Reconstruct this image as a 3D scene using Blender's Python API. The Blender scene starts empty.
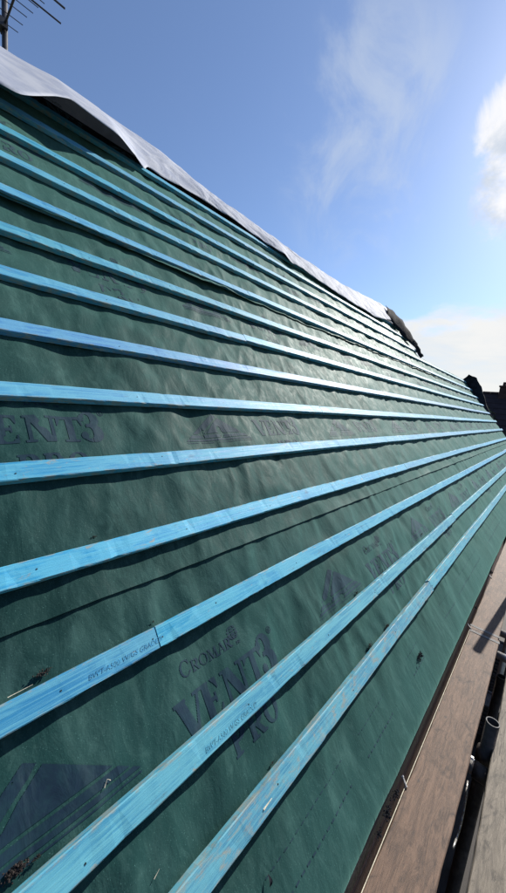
import bpy, bmesh, math, random
import numpy as np
from mathutils import Vector, Matrix
R = math.radians
SC = bpy.context.scene
COL = SC.collection

# ------------------------------------------------------------------ camera
PITCH = R(50)
CS, SN = math.cos(PITCH), math.sin(PITCH)
cam_data = bpy.data.cameras.new('camera')
cam = bpy.data.objects.new('camera', cam_data); COL.objects.link(cam)
cam.matrix_world = Matrix(((0.67288081, 0.04787117, -0.73820036, 0.0),
                           (-0.73353354, 0.17228489, -0.65745453, -0.76604444),
                           (0.09570765, 0.98388326, 0.15104231, 0.64278761),
                           (0, 0, 0, 1)))
cam_data.sensor_fit = 'VERTICAL'; cam_data.sensor_height = 24.0
cam_data.lens = 24.0 * 330.0 / 893.0
cam_data.clip_start = 0.02; cam_data.clip_end = 5000
SC.camera = cam
SC.render.resolution_x = 580; SC.render.resolution_y = 1024

# ------------------------------------------------------------------ sun, sky, exposure
SUN = Vector((0.81, -0.075, 0.58)).normalized()
sl = bpy.data.lights.new('sun', 'SUN'); sl.energy = 5.0; sl.angle = R(0.5); sl.color = (1.0, 0.95, 0.87)
sun = bpy.data.objects.new('sun', sl); COL.objects.link(sun)
sun.rotation_euler = SUN.to_track_quat('Z', 'Y').to_euler()
SC.view_settings.view_transform = 'Standard'; SC.view_settings.look = 'None'
SC.view_settings.exposure = 0.75; SC.view_settings.gamma = 1
SC.view_settings.use_curve_mapping = False


class NT:
    """small helper for node trees"""
    def __init__(s, tree): s.t = tree; s.n = tree.nodes; s.l = tree.links
    def add(s, typ, ins=None, **props):
        nd = s.n.new(typ)
        for k, v in props.items(): setattr(nd, k, v)
        for k, v in (ins or {}).items(): s.put(nd.inputs[k], v)
        return nd
    def put(s, sock, v):
        if isinstance(v, bpy.types.NodeSocket): s.l.new(v, sock)
        elif isinstance(v, bpy.types.Node): s.l.new(v.outputs[0], sock)
        else: sock.default_value = v
    def math(s, op, a, b=None, c=None, clamp=False):
        nd = s.n.new('ShaderNodeMath'); nd.operation = op; nd.use_clamp = clamp
        s.put(nd.inputs[0], a)
        if b is not None: s.put(nd.inputs[1], b)
        if c is not None: s.put(nd.inputs[2], c)
        return nd.outputs[0]
    def vmath(s, op, a, b=None, out=0):
        nd = s.n.new('ShaderNodeVectorMath'); nd.operation = op
        s.put(nd.inputs[0], a)
        if b is not None: s.put(nd.inputs[1], b)
        return nd.outputs[out]
    def noise(s, vec, scale, detail=3, rough=0.55, dist=0.0, out=0):
        nd = s.add('ShaderNodeTexNoise', {'Vector': vec, 'Scale': scale, 'Detail': detail, 'Roughness': rough, 'Distortion': dist})
        return nd.outputs[out]
    def ramp(s, fac, a, b, lo=0.0, hi=1.0, smooth=True):
        nd = s.n.new('ShaderNodeMapRange'); nd.interpolation_type = 'SMOOTHSTEP' if smooth else 'LINEAR'
        s.put(nd.inputs['Value'], fac)
        for k, v in (('From Min', a), ('From Max', b), ('To Min', lo), ('To Max', hi)): s.put(nd.inputs[k], v)
        return nd.outputs['Result']
    def mix(s, fac, a, b, mode='MIX'):
        nd = s.n.new('ShaderNodeMix'); nd.data_type = 'RGBA'; nd.blend_type = mode
        s.put(nd.inputs[0], fac)
        for i, v in ((6, a), (7, b)):
            if isinstance(v, (tuple, list)) and len(v) == 3: v = (*v, 1)
            s.put(nd.inputs[i], v)
        return nd.outputs[2]
    def scale(s, vec, xyz):
        nd = s.n.new('ShaderNodeMapping'); s.put(nd.inputs[0], vec); nd.inputs['Scale'].default_value = xyz
        return nd.outputs[0]


world = bpy.data.worlds.new('World'); SC.world = world; world.use_nodes = True
w = NT(world.node_tree); w.n.clear()
SKY_STRENGTH = 0.0755
sky = w.add('ShaderNodeTexSky', sky_type='NISHITA', sun_disc=False, sun_elevation=math.asin(SUN.z),
            sun_rotation=math.atan2(SUN.x, SUN.y), air_density=1.0, dust_density=0.6, ozone_density=2.2, altitude=50)
D = w.add('ShaderNodeTexCoord').outputs['Generated']
sep = w.add('ShaderNodeSeparateXYZ', {0: D})
zz = sep.outputs[2]
den = w.math('ADD', w.math('MAXIMUM', zz, 0.0), 0.16)
flat = w.add('ShaderNodeCombineXYZ', {0: w.math('DIVIDE', sep.outputs[0], den), 1: w.math('DIVIDE', sep.outputs[1], den), 2: 0.0}).outputs[0]
# thin high wisps
wn = w.noise(w.scale(flat, (1.0, 1.5, 1)), 1.55, 6, 0.62, 0.6)
wl = w.noise(flat, 0.62, 2, 0.5)
wisp = w.math('MULTIPLY', w.ramp(wn, 0.47, 0.78), w.ramp(wl, 0.40, 0.62), clamp=True)


def blob(d, inner, outer):
    dt = w.vmath('DOT_PRODUCT', D, Vector(d).normalized()[:], out=1)
    return w.ramp(dt, outer, inner)


cn = w.noise(D, 8.5, 9, 0.66, 0.6)
cn2 = w.noise(D, 2.6, 3, 0.5)
# wisps gathered near the upper right, heaped cloud at the right
wb = w.math('MAXIMUM', blob((0.690, 0.39, 0.595), 0.999, 0.978), w.math('MULTIPLY', blob((0.745, 0.40, 0.52), 0.999, 0.972), 0.9))
wn2 = w.noise(w.scale(D, (1.0, 1.25, 0.9)), 5.2, 8, 0.62, 0.55)
wisp2 = w.math('MULTIPLY', wb, w.ramp(wn2, 0.40, 0.70), clamp=True)
hb = w.math('MAXIMUM', blob((0.876, 0.128, 0.465), 0.9995, 0.9900), blob((0.815, 0.135, 0.560), 0.9995, 0.9935))
heap = w.ramp(w.math('ADD', w.math('MULTIPLY', hb, 0.55), cn), 0.78, 1.06)
# low bank of cloud round the horizon
bank = w.ramp(w.math('ADD', zz, w.math('MULTIPLY', w.math('SUBTRACT', w.noise(w.scale(D, (1, 1, 2.5)), 5.0, 6, 0.6), 0.5), -0.16)), 0.262, 0.218)
bankn = w.noise(w.scale(D, (1, 1, 4.0)), 4.0, 6, 0.6, 0.3)
bank = w.math('MULTIPLY', bank, w.ramp(bankn, 0.22, 0.55, 0.80, 1.0))
skycol = w.mix(1.0, sky.outputs[0], (0.85, 0.99, 1.19), 'MULTIPLY')
K = 0.64 / SKY_STRENGTH
skycol = w.mix(0.06, skycol, (0.55 * K, 0.62 * K, 0.72 * K))
c = w.mix(w.math('MULTIPLY', wisp, 0.10), skycol, (0.56 * K, 0.60 * K, 0.66 * K))
c = w.mix(w.math('MULTIPLY', wisp2, 0.50), c, (0.60 * K, 0.67 * K, 0.76 * K))
bshade = w.mix(w.ramp(bankn, 0.3, 0.7), (0.72 * K, 0.76 * K, 0.79 * K), (0.86 * K, 0.85 * K, 0.82 * K))
sunward = w.ramp(w.vmath('DOT_PRODUCT', D, SUN[:], out=1), -0.1, 0.70, 0.22, 1.0)
bshade = w.mix(1.0, bshade, w.add('ShaderNodeCombineXYZ', {0: sunward, 1: sunward, 2: sunward}).outputs[0], 'MULTIPLY')
c = w.mix(w.math('MULTIPLY', bank, 0.95), c, bshade)
hsh = w.mix(w.ramp(w.noise(D, 11.0, 6, 0.6, 0.2), 0.35, 0.62), (0.60 * K, 0.66 * K, 0.74 * K), (0.94 * K, 0.93 * K, 0.93 * K))
c = w.mix(w.math('MULTIPLY', heap, 0.93), c, hsh)
bg = w.add('ShaderNodeBackground', {'Color': c, 'Strength': SKY_STRENGTH})
wo = w.add('ShaderNodeOutputWorld', {'Surface': bg.outputs[0]})


# ------------------------------------------------------------------ helpers
def newmat(name, rough=0.6, spec=0.5):
    m = bpy.data.materials.new(name); m.use_nodes = True
    t = NT(m.node_tree); b = m.node_tree.nodes['Principled BSDF']
    b.inputs['Roughness'].default_value = rough; b.inputs['Specular IOR Level'].default_value = spec
    return m, t, b


def simple(name, col, rough=0.6, metal=0.0, var=0.3, sc=8.0, bump=0.15, bsc=60.0):
    m, t, b = newmat(name, rough)
    co = t.add('ShaderNodeTexCoord').outputs['Object']
    n = t.noise(co, sc, 5, 0.6)
    lo = tuple(x * (1 - var) for x in col); hi = tuple(min(1, x * (1 + var)) for x in col)
    t.put(b.inputs['Base Color'], t.mix(t.ramp(n, 0.3, 0.7), lo, hi)); b.inputs['Metallic'].default_value = metal
    bp = t.add('ShaderNodeBump', {'Height': t.noise(co, bsc, 4, 0.6), 'Strength': bump, 'Distance': 0.01})
    t.put(b.inputs['Normal'], bp.outputs[0])
    return m


def mesh_obj(name, verts, faces, mat=None, parent=None, smooth=False, loc=None, roof=False):
    me = bpy.data.meshes.new(name); me.from_pydata([tuple(v) for v in verts], [], [tuple(f) for f in faces]); me.update()
    if mat: me.materials.append(mat)
    if smooth: me.polygons.foreach_set('use_smooth', [True] * len(me.polygons))
    o = bpy.data.objects.new(name, me); COL.objects.link(o)
    if parent: o.parent = parent
    if loc is not None: o.location = loc
    if roof: o.rotation_euler = (PITCH, 0, 0)
    return o


def tag(o, label=None, cat=None, group=None, kind=None):
    if label: o['label'] = label
    if cat: o['category'] = cat; o['kind'] = 'thing'
    if group: o['group'] = group
    if kind: o['kind'] = kind
    return o


def empty(name, loc=(0, 0, 0), rot=(0, 0, 0)):
    o = bpy.data.objects.new(name, None); COL.objects.link(o); o.location = loc; o.rotation_euler = rot
    o.empty_display_size = 0.1
    return o


def rp(u, v, n=0.0):
    return Vector((u, CS * v - SN * n, SN * v + CS * n))


class MB:
    def __init__(s): s.v = []; s.f = []
    def box(s, a, b):
        k = len(s.v)
        for z in (a[2], b[2]):
            s.v += [(a[0], a[1], z), (b[0], a[1], z), (b[0], b[1], z), (a[0], b[1], z)]
        s.f += [tuple(k + i for i in q) for q in ((3, 2, 1, 0), (4, 5, 6, 7), (0, 1, 5, 4), (1, 2, 6, 5), (2, 3, 7, 6), (3, 0, 4, 7))]
        return s
    def tube(s, p, q, r, seg=14, r2=None, caps=True, inner=None):
        p, q = Vector(p), Vector(q); d = (q - p).normalized()
        a = d.orthogonal().normalized(); b = d.cross(a); k = len(s.v)
        r2 = r if r2 is None else r2
        for c, rr in ((p, r), (q, r2)):
            for i in range(seg):
                t = 2 * math.pi * i / seg; s.v.append(tuple(c + rr * (math.cos(t) * a + math.sin(t) * b)))
        for i in range(seg):
            j = (i + 1) % seg; s.f.append((k + i, k + j, k + seg + j, k + seg + i))
        if inner:
            k2 = len(s.v)
            for c in (p, q):
                for i in range(seg):
                    t = 2 * math.pi * i / seg; s.v.append(tuple(c + inner * (math.cos(t) * a + math.sin(t) * b)))
            for i in range(seg):
                j = (i + 1) % seg
                s.f.append((k2 + j, k2 + i, k2 + seg + i, k2 + seg + j))
                s.f.append((k + i, k2 + i, k2 + j, k + j)); s.f.append((k + seg + j, k2 + seg + j, k2 + seg + i, k + seg + i))
        elif caps:
            s.f.append(tuple(range(k + seg - 1, k - 1, -1))); s.f.append(tuple(range(k + seg, k + 2 * seg)))
        return s
    def prism(s, poly, y0, y1, axis='y'):
        k = len(s.v); n = len(poly)
        for y in (y0, y1):
            for (x, z) in poly: s.v.append((x, y, z) if axis == 'y' else (y, x, z))
        s.f.append(tuple(range(k, k + n))); s.f.append(tuple(range(k + 2 * n - 1, k + n - 1, -1)))
        for i in range(n):
            j = (i + 1) % n; s.f.append((k + i, k + n + i, k + n + j, k + j))
        return s
    def build(s, name, mat, parent=None, smooth=False, **kw):
        o = mesh_obj(name, s.v, s.f, mat, parent, smooth, **kw)
        bm = bmesh.new(); bm.from_mesh(o.data); bmesh.ops.recalc_face_normals(bm, faces=bm.faces); bm.to_mesh(o.data); bm.free()
        return o


def vnoise(x, y, seed=0):
    x = np.asarray(x, float); y = np.asarray(y, float)
    xi = np.floor(x).astype(np.int64); yi = np.floor(y).astype(np.int64)
    fx = x - xi; fy = y - yi
    fx = fx * fx * (3 - 2 * fx); fy = fy * fy * (3 - 2 * fy)
    def h(a, b):
        q = (a * 374761393 + b * 668265263 + seed * 974634777) & 0xffffffff
        q = ((q ^ (q >> 13)) * 1274126177) & 0xffffffff
        q = q ^ (q >> 16)
        return (q & 0xffff) / 65535.0
    return ((h(xi, yi) * (1 - fx) + h(xi + 1, yi) * fx) * (1 - fy) + (h(xi, yi + 1) * (1 - fx) + h(xi + 1, yi + 1) * fx) * fy) * 2 - 1


def fbm(x, y, seed=0, oct=3):
    r = 0; a = 1.0; t = 0
    for i in range(oct):
        r = r + a * vnoise(x * 2 ** i, y * 2 ** i, seed + 7 * i); t += a; a *= 0.5
    return r / t


# ------------------------------------------------------------------ materials
def felt_material(name, base, dust, rough=0.5):
    m, t, b = newmat(name, rough)
    co = t.add('ShaderNodeTexCoord').outputs['Object']
    n1 = t.noise(t.scale(co, (5, 1.6, 1)), 2.2, 6, 0.65, 0.6)
    n2 = t.noise(t.scale(co, (2.2, 1.2, 1)), 9.0, 6, 0.7, 1.0)
    n3 = t.noise(co, 1.6, 3, 0.5)
    n4 = t.noise(t.scale(co, (9, 2.0, 1)), 14.0, 5, 0.7, 0.4)
    c = t.mix(t.ramp(n3, 0.3, 0.7), tuple(x * 0.80 for x in base), tuple(x * 1.22 for x in base))
    c = t.mix(t.math('MULTIPLY', t.ramp(n1, 0.46, 0.74), 0.45), c, dust)
    c = t.mix(t.math('MULTIPLY', t.ramp(n2, 0.50, 0.72), 0.30), c, dust)
    c = t.mix(t.math('MULTIPLY', t.ramp(n4, 0.54, 0.74), 0.22), c, dust)
    fl = t.noise(co, 420.0, 2, 0.5)
    c = t.mix(t.math('MULTIPLY', t.ramp(fl, 0.66, 0.75), 0.35), c, tuple(min(1, x * 3.0) for x in dust))
    t.put(b.inputs['Base Color'], c)
    t.put(b.inputs['Roughness'], t.ramp(n2, 0.3, 0.7, rough - 0.06, rough + 0.12))
    b.inputs['Specular IOR Level'].default_value = 0.055; b.inputs['Sheen Weight'].default_value = 0.22; b.inputs['Sheen Roughness'].default_value = 0.55; b.inputs['Sheen Tint'].default_value = (0.40, 0.9, 0.8, 1)
    vo = t.add('ShaderNodeTexVoronoi', {'Vector': co, 'Scale': 260.0})
    crk = t.noise(t.scale(co, (2.4, 1.0, 1)), 9.0, 4, 0.52, 1.1)
    hgt = t.math('ADD', t.math('MULTIPLY', vo.outputs['Distance'], 0.07), t.math('MULTIPLY', crk, 0.7))
    hgt = t.math('ADD', hgt, t.math('MULTIPLY', t.noise(co, 120.0, 4, 0.6), 0.12))
    bp = t.add('ShaderNodeBump', {'Height': hgt, 'Strength': 0.55, 'Distance': 0.006})
    t.put(b.inputs['Normal'], bp.outputs[0])
    return m


BW = 0.0555
M = {}
M['felt'] = felt_material('green_membrane', (0.0062, 0.0285, 0.0280), (0.050, 0.108, 0.098), 0.585)


def ink_material():
    m, t, b = newmat('faded_print', 0.64)
    co = t.add('ShaderNodeTexCoord').outputs['Object']
    n = t.noise(co, 30.0, 5, 0.7); n2 = t.noise(t.scale(co, (5, 1.6, 1)), 2.2, 6, 0.65, 0.6)
    c = t.mix(t.ramp(n, 0.35, 0.75), (0.005, 0.015, 0.032), (0.008, 0.028, 0.040))
    c = t.mix(t.math('MULTIPLY', t.ramp(n2, 0.5, 0.74), 0.4), c, (0.05, 0.085, 0.095))
    t.put(b.inputs['Base Color'], c)
    b.inputs['Specular IOR Level'].default_value = 0.07; b.inputs['Sheen Weight'].default_value = 0.20; b.inputs['Sheen Roughness'].default_value = 0.55; b.inputs['Sheen Tint'].default_value = (0.45, 0.75, 0.8, 1)
    crk = t.noise(t.scale(co, (2.4, 1.0, 1)), 9.0, 4, 0.52, 1.1)
    bp = t.add('ShaderNodeBump', {'Height': crk, 'Strength': 0.55, 'Distance': 0.0054})
    t.put(b.inputs['Normal'], bp.outputs[0])
    return m


M['ink'] = ink_material()


def batten_material():
    m, t, b = newmat('blue_batten', 0.5, 0.34)
    tc = t.add('ShaderNodeTexCoord').outputs['Object']
    oi = t.add('ShaderNodeObjectInfo')
    off = t.vmath('MULTIPLY', oi.outputs['Location'], (3.7, 5.3, 2.1))
    co = t.vmath('ADD', tc, off)
    grain = t.noise(t.scale(co, (1.6, 55, 55)), 3.0, 6, 0.65, 0.35)
    fine = t.noise(t.scale(co, (5, 240, 240)), 3.0, 4, 0.6)
    blot = t.noise(t.scale(co, (2.5, 9, 9)), 2.4, 5, 0.6, 0.5)
    blot2 = t.noise(t.scale(co, (9, 22, 22)), 2.4, 5, 0.65, 0.8)
    tint = oi.outputs['Color']
    pale = t.mix(0.42, tint, (0.15, 0.43, 0.50))
    c = t.mix(t.ramp(grain, 0.38, 0.62), t.mix(0.30, tint, (0.0, 0.13, 0.33)), pale)
    c = t.mix(t.math('MULTIPLY', t.ramp(blot, 0.46, 0.58), 0.85), c, pale)
    c = t.mix(t.math('MULTIPLY', t.ramp(fine, 0.5, 0.7), 0.25), c, (0.03, 0.16, 0.33))
    # knots: scattered dark ovals
    kn = t.add('ShaderNodeTexVoronoi', {'Vector': t.scale(co, (1, 2.2, 0.2)), 'Scale': 4.2, 'Randomness': 1.0})
    kd = t.ramp(kn.outputs['Distance'], 0.11, 0.03)
    c = t.mix(t.math('MULTIPLY', kd, 0.65), c, (0.03, 0.13, 0.24))
    # worn bare timber; wear amount rides in the tint's alpha
    wear = t.math('MULTIPLY', t.ramp(blot2, t.math('SUBTRACT', 0.72, t.math('MULTIPLY', oi.outputs['Alpha'], 0.24)), 0.72), 0.85)
    c = t.mix(wear, c, (0.25, 0.245, 0.20))
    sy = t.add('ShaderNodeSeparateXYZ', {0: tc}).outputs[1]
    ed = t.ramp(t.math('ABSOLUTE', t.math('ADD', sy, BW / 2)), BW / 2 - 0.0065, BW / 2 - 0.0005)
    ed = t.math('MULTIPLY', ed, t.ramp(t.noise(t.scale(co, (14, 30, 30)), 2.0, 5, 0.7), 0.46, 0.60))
    c = t.mix(t.math('MULTIPLY', ed, 0.75), c, (0.22, 0.24, 0.205))  # pale worn arrises, with the sunlit upper edge painted in
    dirt = t.ramp(t.noise(t.scale(co, (4, 14, 14)), 3.0, 6, 0.75), 0.60, 0.72)
    c = t.mix(t.math('MULTIPLY', dirt, 0.60), c, (0.06, 0.11, 0.14))
    t.put(b.inputs['Base Color'], c)
    t.put(b.inputs['Roughness'], t.ramp(grain, 0.3, 0.7, 0.52, 0.70))
    hgt = t.math('ADD', t.math('MULTIPLY', grain, 0.6), t.math('MULTIPLY', fine, 0.3))
    bp = t.add('ShaderNodeBump', {'Height': hgt, 'Strength': 0.5, 'Distance': 0.003})
    t.put(b.inputs['Normal'], bp.outputs[0])
    return m


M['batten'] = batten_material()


def plank_material(name, a, b2, stain):
    m, t, b = newmat(name, 0.75)
    tc = t.add('ShaderNodeTexCoord').outputs['Object']
    grain = t.noise(t.scale(tc, (2.2, 17, 17)), 3.0, 8, 0.78, 1.3)
    fine = t.noise(t.scale(tc, (5, 150, 150)), 3.0, 4, 0.65)
    blot = t.noise(t.scale(tc, (3.0, 5, 5)), 3.5, 8, 0.75, 1.0)
    spk = t.noise(tc, 120.0, 4, 0.7)
    c = t.mix(t.ramp(grain, 0.32, 0.68), a, b2)
    c = t.mix(t.math('MULTIPLY', t.ramp(blot, 0.50, 0.66), 0.75), c, stain)
    c = t.mix(t.math('MULTIPLY', t.ramp(fine, 0.52, 0.7), 0.35), c, tuple(x * 0.4 for x in a))
    c = t.mix(t.math('MULTIPLY', t.ramp(spk, 0.64, 0.74), 0.6), c, (0.03, 0.025, 0.02))
    vo = t.add('ShaderNodeTexVoronoi', {'Vector': t.scale(tc, (1, 1.6, 0.1)), 'Scale': 9.0})
    c = t.mix(t.math('MULTIPLY', t.ramp(vo.outputs['Distance'], 0.12, 0.03), 0.8), c, (0.04, 0.03, 0.025))
    t.put(b.inputs['Base Color'], c)
    ck = t.noise(t.scale(tc, (.8, 16, 1)), 2.0, 3, 0.5, 0.3)
    crack = t.ramp(t.math('ABSOLUTE', t.math('SUBTRACT', ck, 0.5)), 0.010, 0.002)
    c = t.mix(t.math('MULTIPLY', crack, t.ramp(t.noise(tc, 1.7, 3), 0.45, 0.6)), c, (0.03, 0.022, 0.018))
    t.put(b.inputs['Base Color'], c)
    hgt = t.math('ADD', t.math('MULTIPLY', grain, 0.8), t.math('MULTIPLY', fine, 0.4))
    bp = t.add('ShaderNodeBump', {'Height': hgt, 'Strength': 0.6, 'Distance': 0.004})
    t.put(b.inputs['Normal'], bp.outputs[0])
    return m


M['plank'] = plank_material('brown_board', (0.058, 0.034, 0.022), (0.155, 0.092, 0.058), (0.026, 0.015, 0.010))
M['plank_grey'] = plank_material('grey_board', (0.075, 0.061, 0.045), (0.19, 0.158, 0.118), (0.034, 0.028, 0.021))
M['plank_shaded'] = plank_material('shaded_board', (0.014, 0.011, 0.009), (0.024, 0.018, 0.014), (0.01, 0.008, 0.006))  # board colour lowered to paint in the shade down in the gap
M['galv'] = simple('galvanised_tube', (0.46, 0.45, 0.44), 0.42, 0.75, 0.25, 20, 0.2, 90)
M['rusty'] = simple('rusty_tube', (0.045, 0.036, 0.032), 0.6, 0.5, 0.4, 25, 0.3, 90)
M['black_pvc'] = simple('black_fascia', (0.040, 0.034, 0.032), 0.55, 0, 0.35, 14, 0.2, 50)
M['earth'] = simple('ground_cover', (0.040, 0.048, 0.026), 0.95, 0, 0.45, 0.35, 0.3, 20)
M['paving'] = simple('paving', (0.045, 0.042, 0.040), 0.9, 0, 0.3, 3, 0.3, 40)
M['black_felt'] = simple('black_felt', (0.014, 0.017, 0.022), 0.6, 0, 0.4, 9, 0.5, 45)
M['black_felt'].node_tree.nodes['Principled BSDF'].inputs['Specular IOR Level'].default_value = 0.1
M['black_felt'].node_tree.nodes['Principled BSDF'].inputs['Roughness'].default_value = 0.95
M['rim'] = simple('weathered_rim', (0.14, 0.135, 0.13), 0.8, 0, 0.3, 60, 0.2, 200)
M['dark_tile'] = simple('dark_tile', (0.050, 0.044, 0.046), 0.7, 0, 0.3, 30, 0.3, 120)
M['moss'] = simple('moss', (0.020, 0.015, 0.009), 0.95, 0, 0.6, 60, 0.5, 200)
M['leafbrown'] = simple('leaf_litter', (0.018, 0.010, 0.007), 0.8, 0, 0.5, 50, 0.4, 200)
M['splinter'] = simple('bare_wood', (0.55, 0.50, 0.38), 0.7, 0, 0.2, 60, 0.2, 200)
M['nail'] = simple('nail_head', (0.025, 0.045, 0.05), 0.5, 0.7, 0.3, 60, 0.1, 200)
M['antenna'] = simple('antenna_metal', (0.055, 0.055, 0.06), 0.5, 0.6, 0.3, 30, 0.1, 100)
M['brickwall'] = simple('brick_far', (0.06, 0.034, 0.028), 0.9, 0, 0.3, 6, 0.3, 30)
M['rooftile_far'] = simple('brown_roof_tile', (0.026, 0.016, 0.018), 0.85, 0, 0.3, 4, 0.4, 22)
M['pale_trim'] = simple('pale_trim', (0.20, 0.17, 0.17), 0.7, 0, 0.1, 8, 0.1, 40)
M['white_frame'] = simple('white_frame', (0.6, 0.6, 0.58), 0.5, 0, 0.05, 8, 0.05, 40)
M['timber'] = simple('rafter_timber', (0.30, 0.20, 0.12), 0.8, 0, 0.3, 9, 0.3, 60)
mg, tg, bgl = newmat('window_glass', 0.08); bgl.inputs['Base Color'].default_value = (0.02, 0.025, 0.03, 1); M['glass'] = mg
M['leaf'] = simple('leaves', (0.035, 0.055, 0.020), 0.7, 0, 0.5, 1.5, 0.1, 20)
M['bark'] = simple('bark', (0.09, 0.065, 0.045), 0.9, 0, 0.4, 10, 0.5, 40)


def brick_material():
    m, t, b = newmat('house_brick', 0.85)
    co = t.add('ShaderNodeTexCoord').outputs['Object']
    xz = t.add('ShaderNodeCombineXYZ', {}); s2 = t.add('ShaderNodeSeparateXYZ', {0: co})
    t.put(xz.inputs[0], s2.outputs[0]); t.put(xz.inputs[1], s2.outputs[2])
    br = t.add('ShaderNodeTexBrick', {'Vector': xz.outputs[0], 'Scale': 1.0, 'Brick Width': 0.225, 'Row Height': 0.075, 'Mortar Size': 0.005,
                                      'Color1': (0.17, 0.075, 0.05, 1), 'Color2': (0.11, 0.05, 0.04, 1), 'Mortar': (0.2, 0.18, 0.16, 1)})
    t.put(b.inputs['Base Color'], br.outputs[0])
    return m


M['brick'] = brick_material()


def sheet_material():
    m, t, b = newmat('grey_white_membrane', 0.75, 0.15)
    co = t.add('ShaderNodeTexCoord').outputs['Object']
    n = t.noise(t.scale(co, (3, 5, 3)), 2.5, 5, 0.6, 0.6)
    c = t.mix(t.ramp(n, 0.3, 0.7), (0.31, 0.34, 0.42), (0.44, 0.46, 0.51))
    t.put(b.inputs['Base Color'], c)
    crk = t.noise(t.scale(co, (1.2, 1.8, 1.5)), 2.2, 3, 0.45, 1.2)
    hgt = t.math('ADD', t.math('MULTIPLY', crk, 1.0), t.math('MULTIPLY', t.noise(co, 200, 3, 0.5), 0.04))
    # creases fade in away from the taut near end
    sx = t.add('ShaderNodeSeparateXYZ', {0: co})
    bp = t.add('ShaderNodeBump', {'Height': t.math('MULTIPLY', hgt, t.ramp(sx.outputs[0], 0.9, 2.0, 0.12, 1.0)), 'Strength': 0.6, 'Distance': 0.06})
    t.put(b.inputs['Normal'], bp.outputs[0])
    tr = t.add('ShaderNodeBsdfTranslucent', {'Color': (0.72, 0.76, 0.82, 1), 'Normal': bp.outputs[0]})
    mx = t.add('ShaderNodeMixShader', {0: 0.10, 1: b.outputs[0], 2: tr.outputs[0]})
    t.put(m.node_tree.nodes['Material Output'].inputs['Surface'], mx.outputs[0])
    return m


M['sheet'] = sheet_material()

# ------------------------------------------------------------------ setting: ground
GZ = -6.0
tag(MB().box((-1500, -1500, GZ - 0.3), (1500, 1500, GZ)).build('ground', M['earth']), kind='structure')
tag(MB().box((-8, -5.0, GZ - 0.2), (16, 1.0, GZ + 0.03)).build('paving', M['paving']), kind='structure')

# ------------------------------------------------------------------ the house under the roof
EAVE_V = -0.885
BV = [2.945, 2.687, 2.403, 2.136, 1.858, 1.582, 1.316, 1.045, 0.775, 0.501, 0.228, -0.044, -0.326, -0.527]
BW = 0.0555            # batten width
BT = (0.007, 0.034)   # batten bottom and top above the membrane plane
U0, U1, USTEP = -1.5, 11.55, 7.15
RIDGE_V, TOP2 = 3.26, 2.22

house = empty('house', (5, 2, GZ)); tag(house, 'brick house whose steep roof is stripped to membrane and battens', 'house')
off = Vector((5, 2, GZ))


def hpart(mb, name, mat):
    o = mb.build(name, mat, house); o.location = -off; return o


hpart(MB().box((U0, -0.30, GZ), (11.35, -0.02, -0.62)), 'wall', M['brick'])
# roof core: slab below the membrane, taller near part and lower far part
for (a, b, top) in ((U0, USTEP, RIDGE_V), (USTEP, 11.40, TOP2)):
    r0, r1, r2, r3 = rp(0, EAVE_V + 0.04, -0.035), rp(0, top, -0.035), rp(0, top, -0.20), rp(0, EAVE_V + 0.04, -0.20)
    ry = r1.y; back = Vector((0, 2 * ry - r0.y, r0.z)); back2 = Vector((0, 2 * ry - r3.y, r3.z))
    hpart(MB().prism([(p.y, p.z) for p in (r0, r1, back, back2, r2, r3)], a, b, 'x'), 'roof', M['black_felt'])  # black core colour stands in for the shade under the lifted ridge sheet
# eaves board (dark fascia seen as the strip between membrane and scaffold)
e0 = rp(0, EAVE_V + 0.02, -0.012)
hpart(MB().box((U0, e0.y - 0.004, e0.z - 0.20), (11.35, e0.y + 0.02, e0.z)), 'fascia', M['black_pvc'])
hpart(MB().box((U0, e0.y + 0.021, e0.z - 0.20), (11.35, -0.29, e0.z - 0.18)), 'soffit', M['black_pvc'])

# ------------------------------------------------------------------ membrane courses
bvs = np.array(BV)


def felt_h(u, v):
    """height of the membrane above the rafter plane"""
    sag = -0.006 * np.sin(math.pi * (u + 0.17) / 0.45) ** 2
    wx = u + 0.06 * vnoise(u * 2.1, v * 3.0, 5)
    broad = 0.0105 * fbm(wx * 4.2, v * 3.4, 11, 3) + 0.0050 * fbm(wx * 9.5, v * 7.0, 13, 2)
    streak = 0.0042 * fbm((wx + 0.25 * v) * 11.0, v * 2.4, 23, 2)
    fold = 0.0050 * (1 - np.abs(fbm((wx - 0.35 * v) * 9, v * 3.1, 31, 2)) * 2)
    h = sag + broad + streak + fold
    press = np.ones_like(h)
    for b in BV:
        c = b - BW * 0.5
        press = np.minimum(press, 1 - 0.9 * np.exp(-((v - c) / 0.040) ** 2))
    h = np.where(h > 0, h * press + 0.0, h)
    inb = np.zeros_like(h, bool)
    for b in BV: inb |= (v < b + 0.004) & (v > b - BW - 0.004)
    h = np.where(inb, np.minimum(h, 0.005), np.minimum(h, 0.022))
    return h * np.clip((v + 0.90) / 0.28, 0.08, 1.0)


def u_samples():
    us = list(np.arange(U0, -0.05, 0.022)); x = us[-1] + 0.02
    while x < 1.9: us.append(x); x += 0.0095
    st = 0.0095
    while x < 11.5: us.append(x); x += st; st = min(st * 1.02, 0.034)
    return np.array(us)


US = u_samples()


def edge_wob(u, seed, amp=1.0):
    return amp * (0.004 * vnoise(u * 3.1, 0 * u, seed) + 0.0025 * vnoise(u * 11.0, 0 * u, seed + 3))


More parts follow.
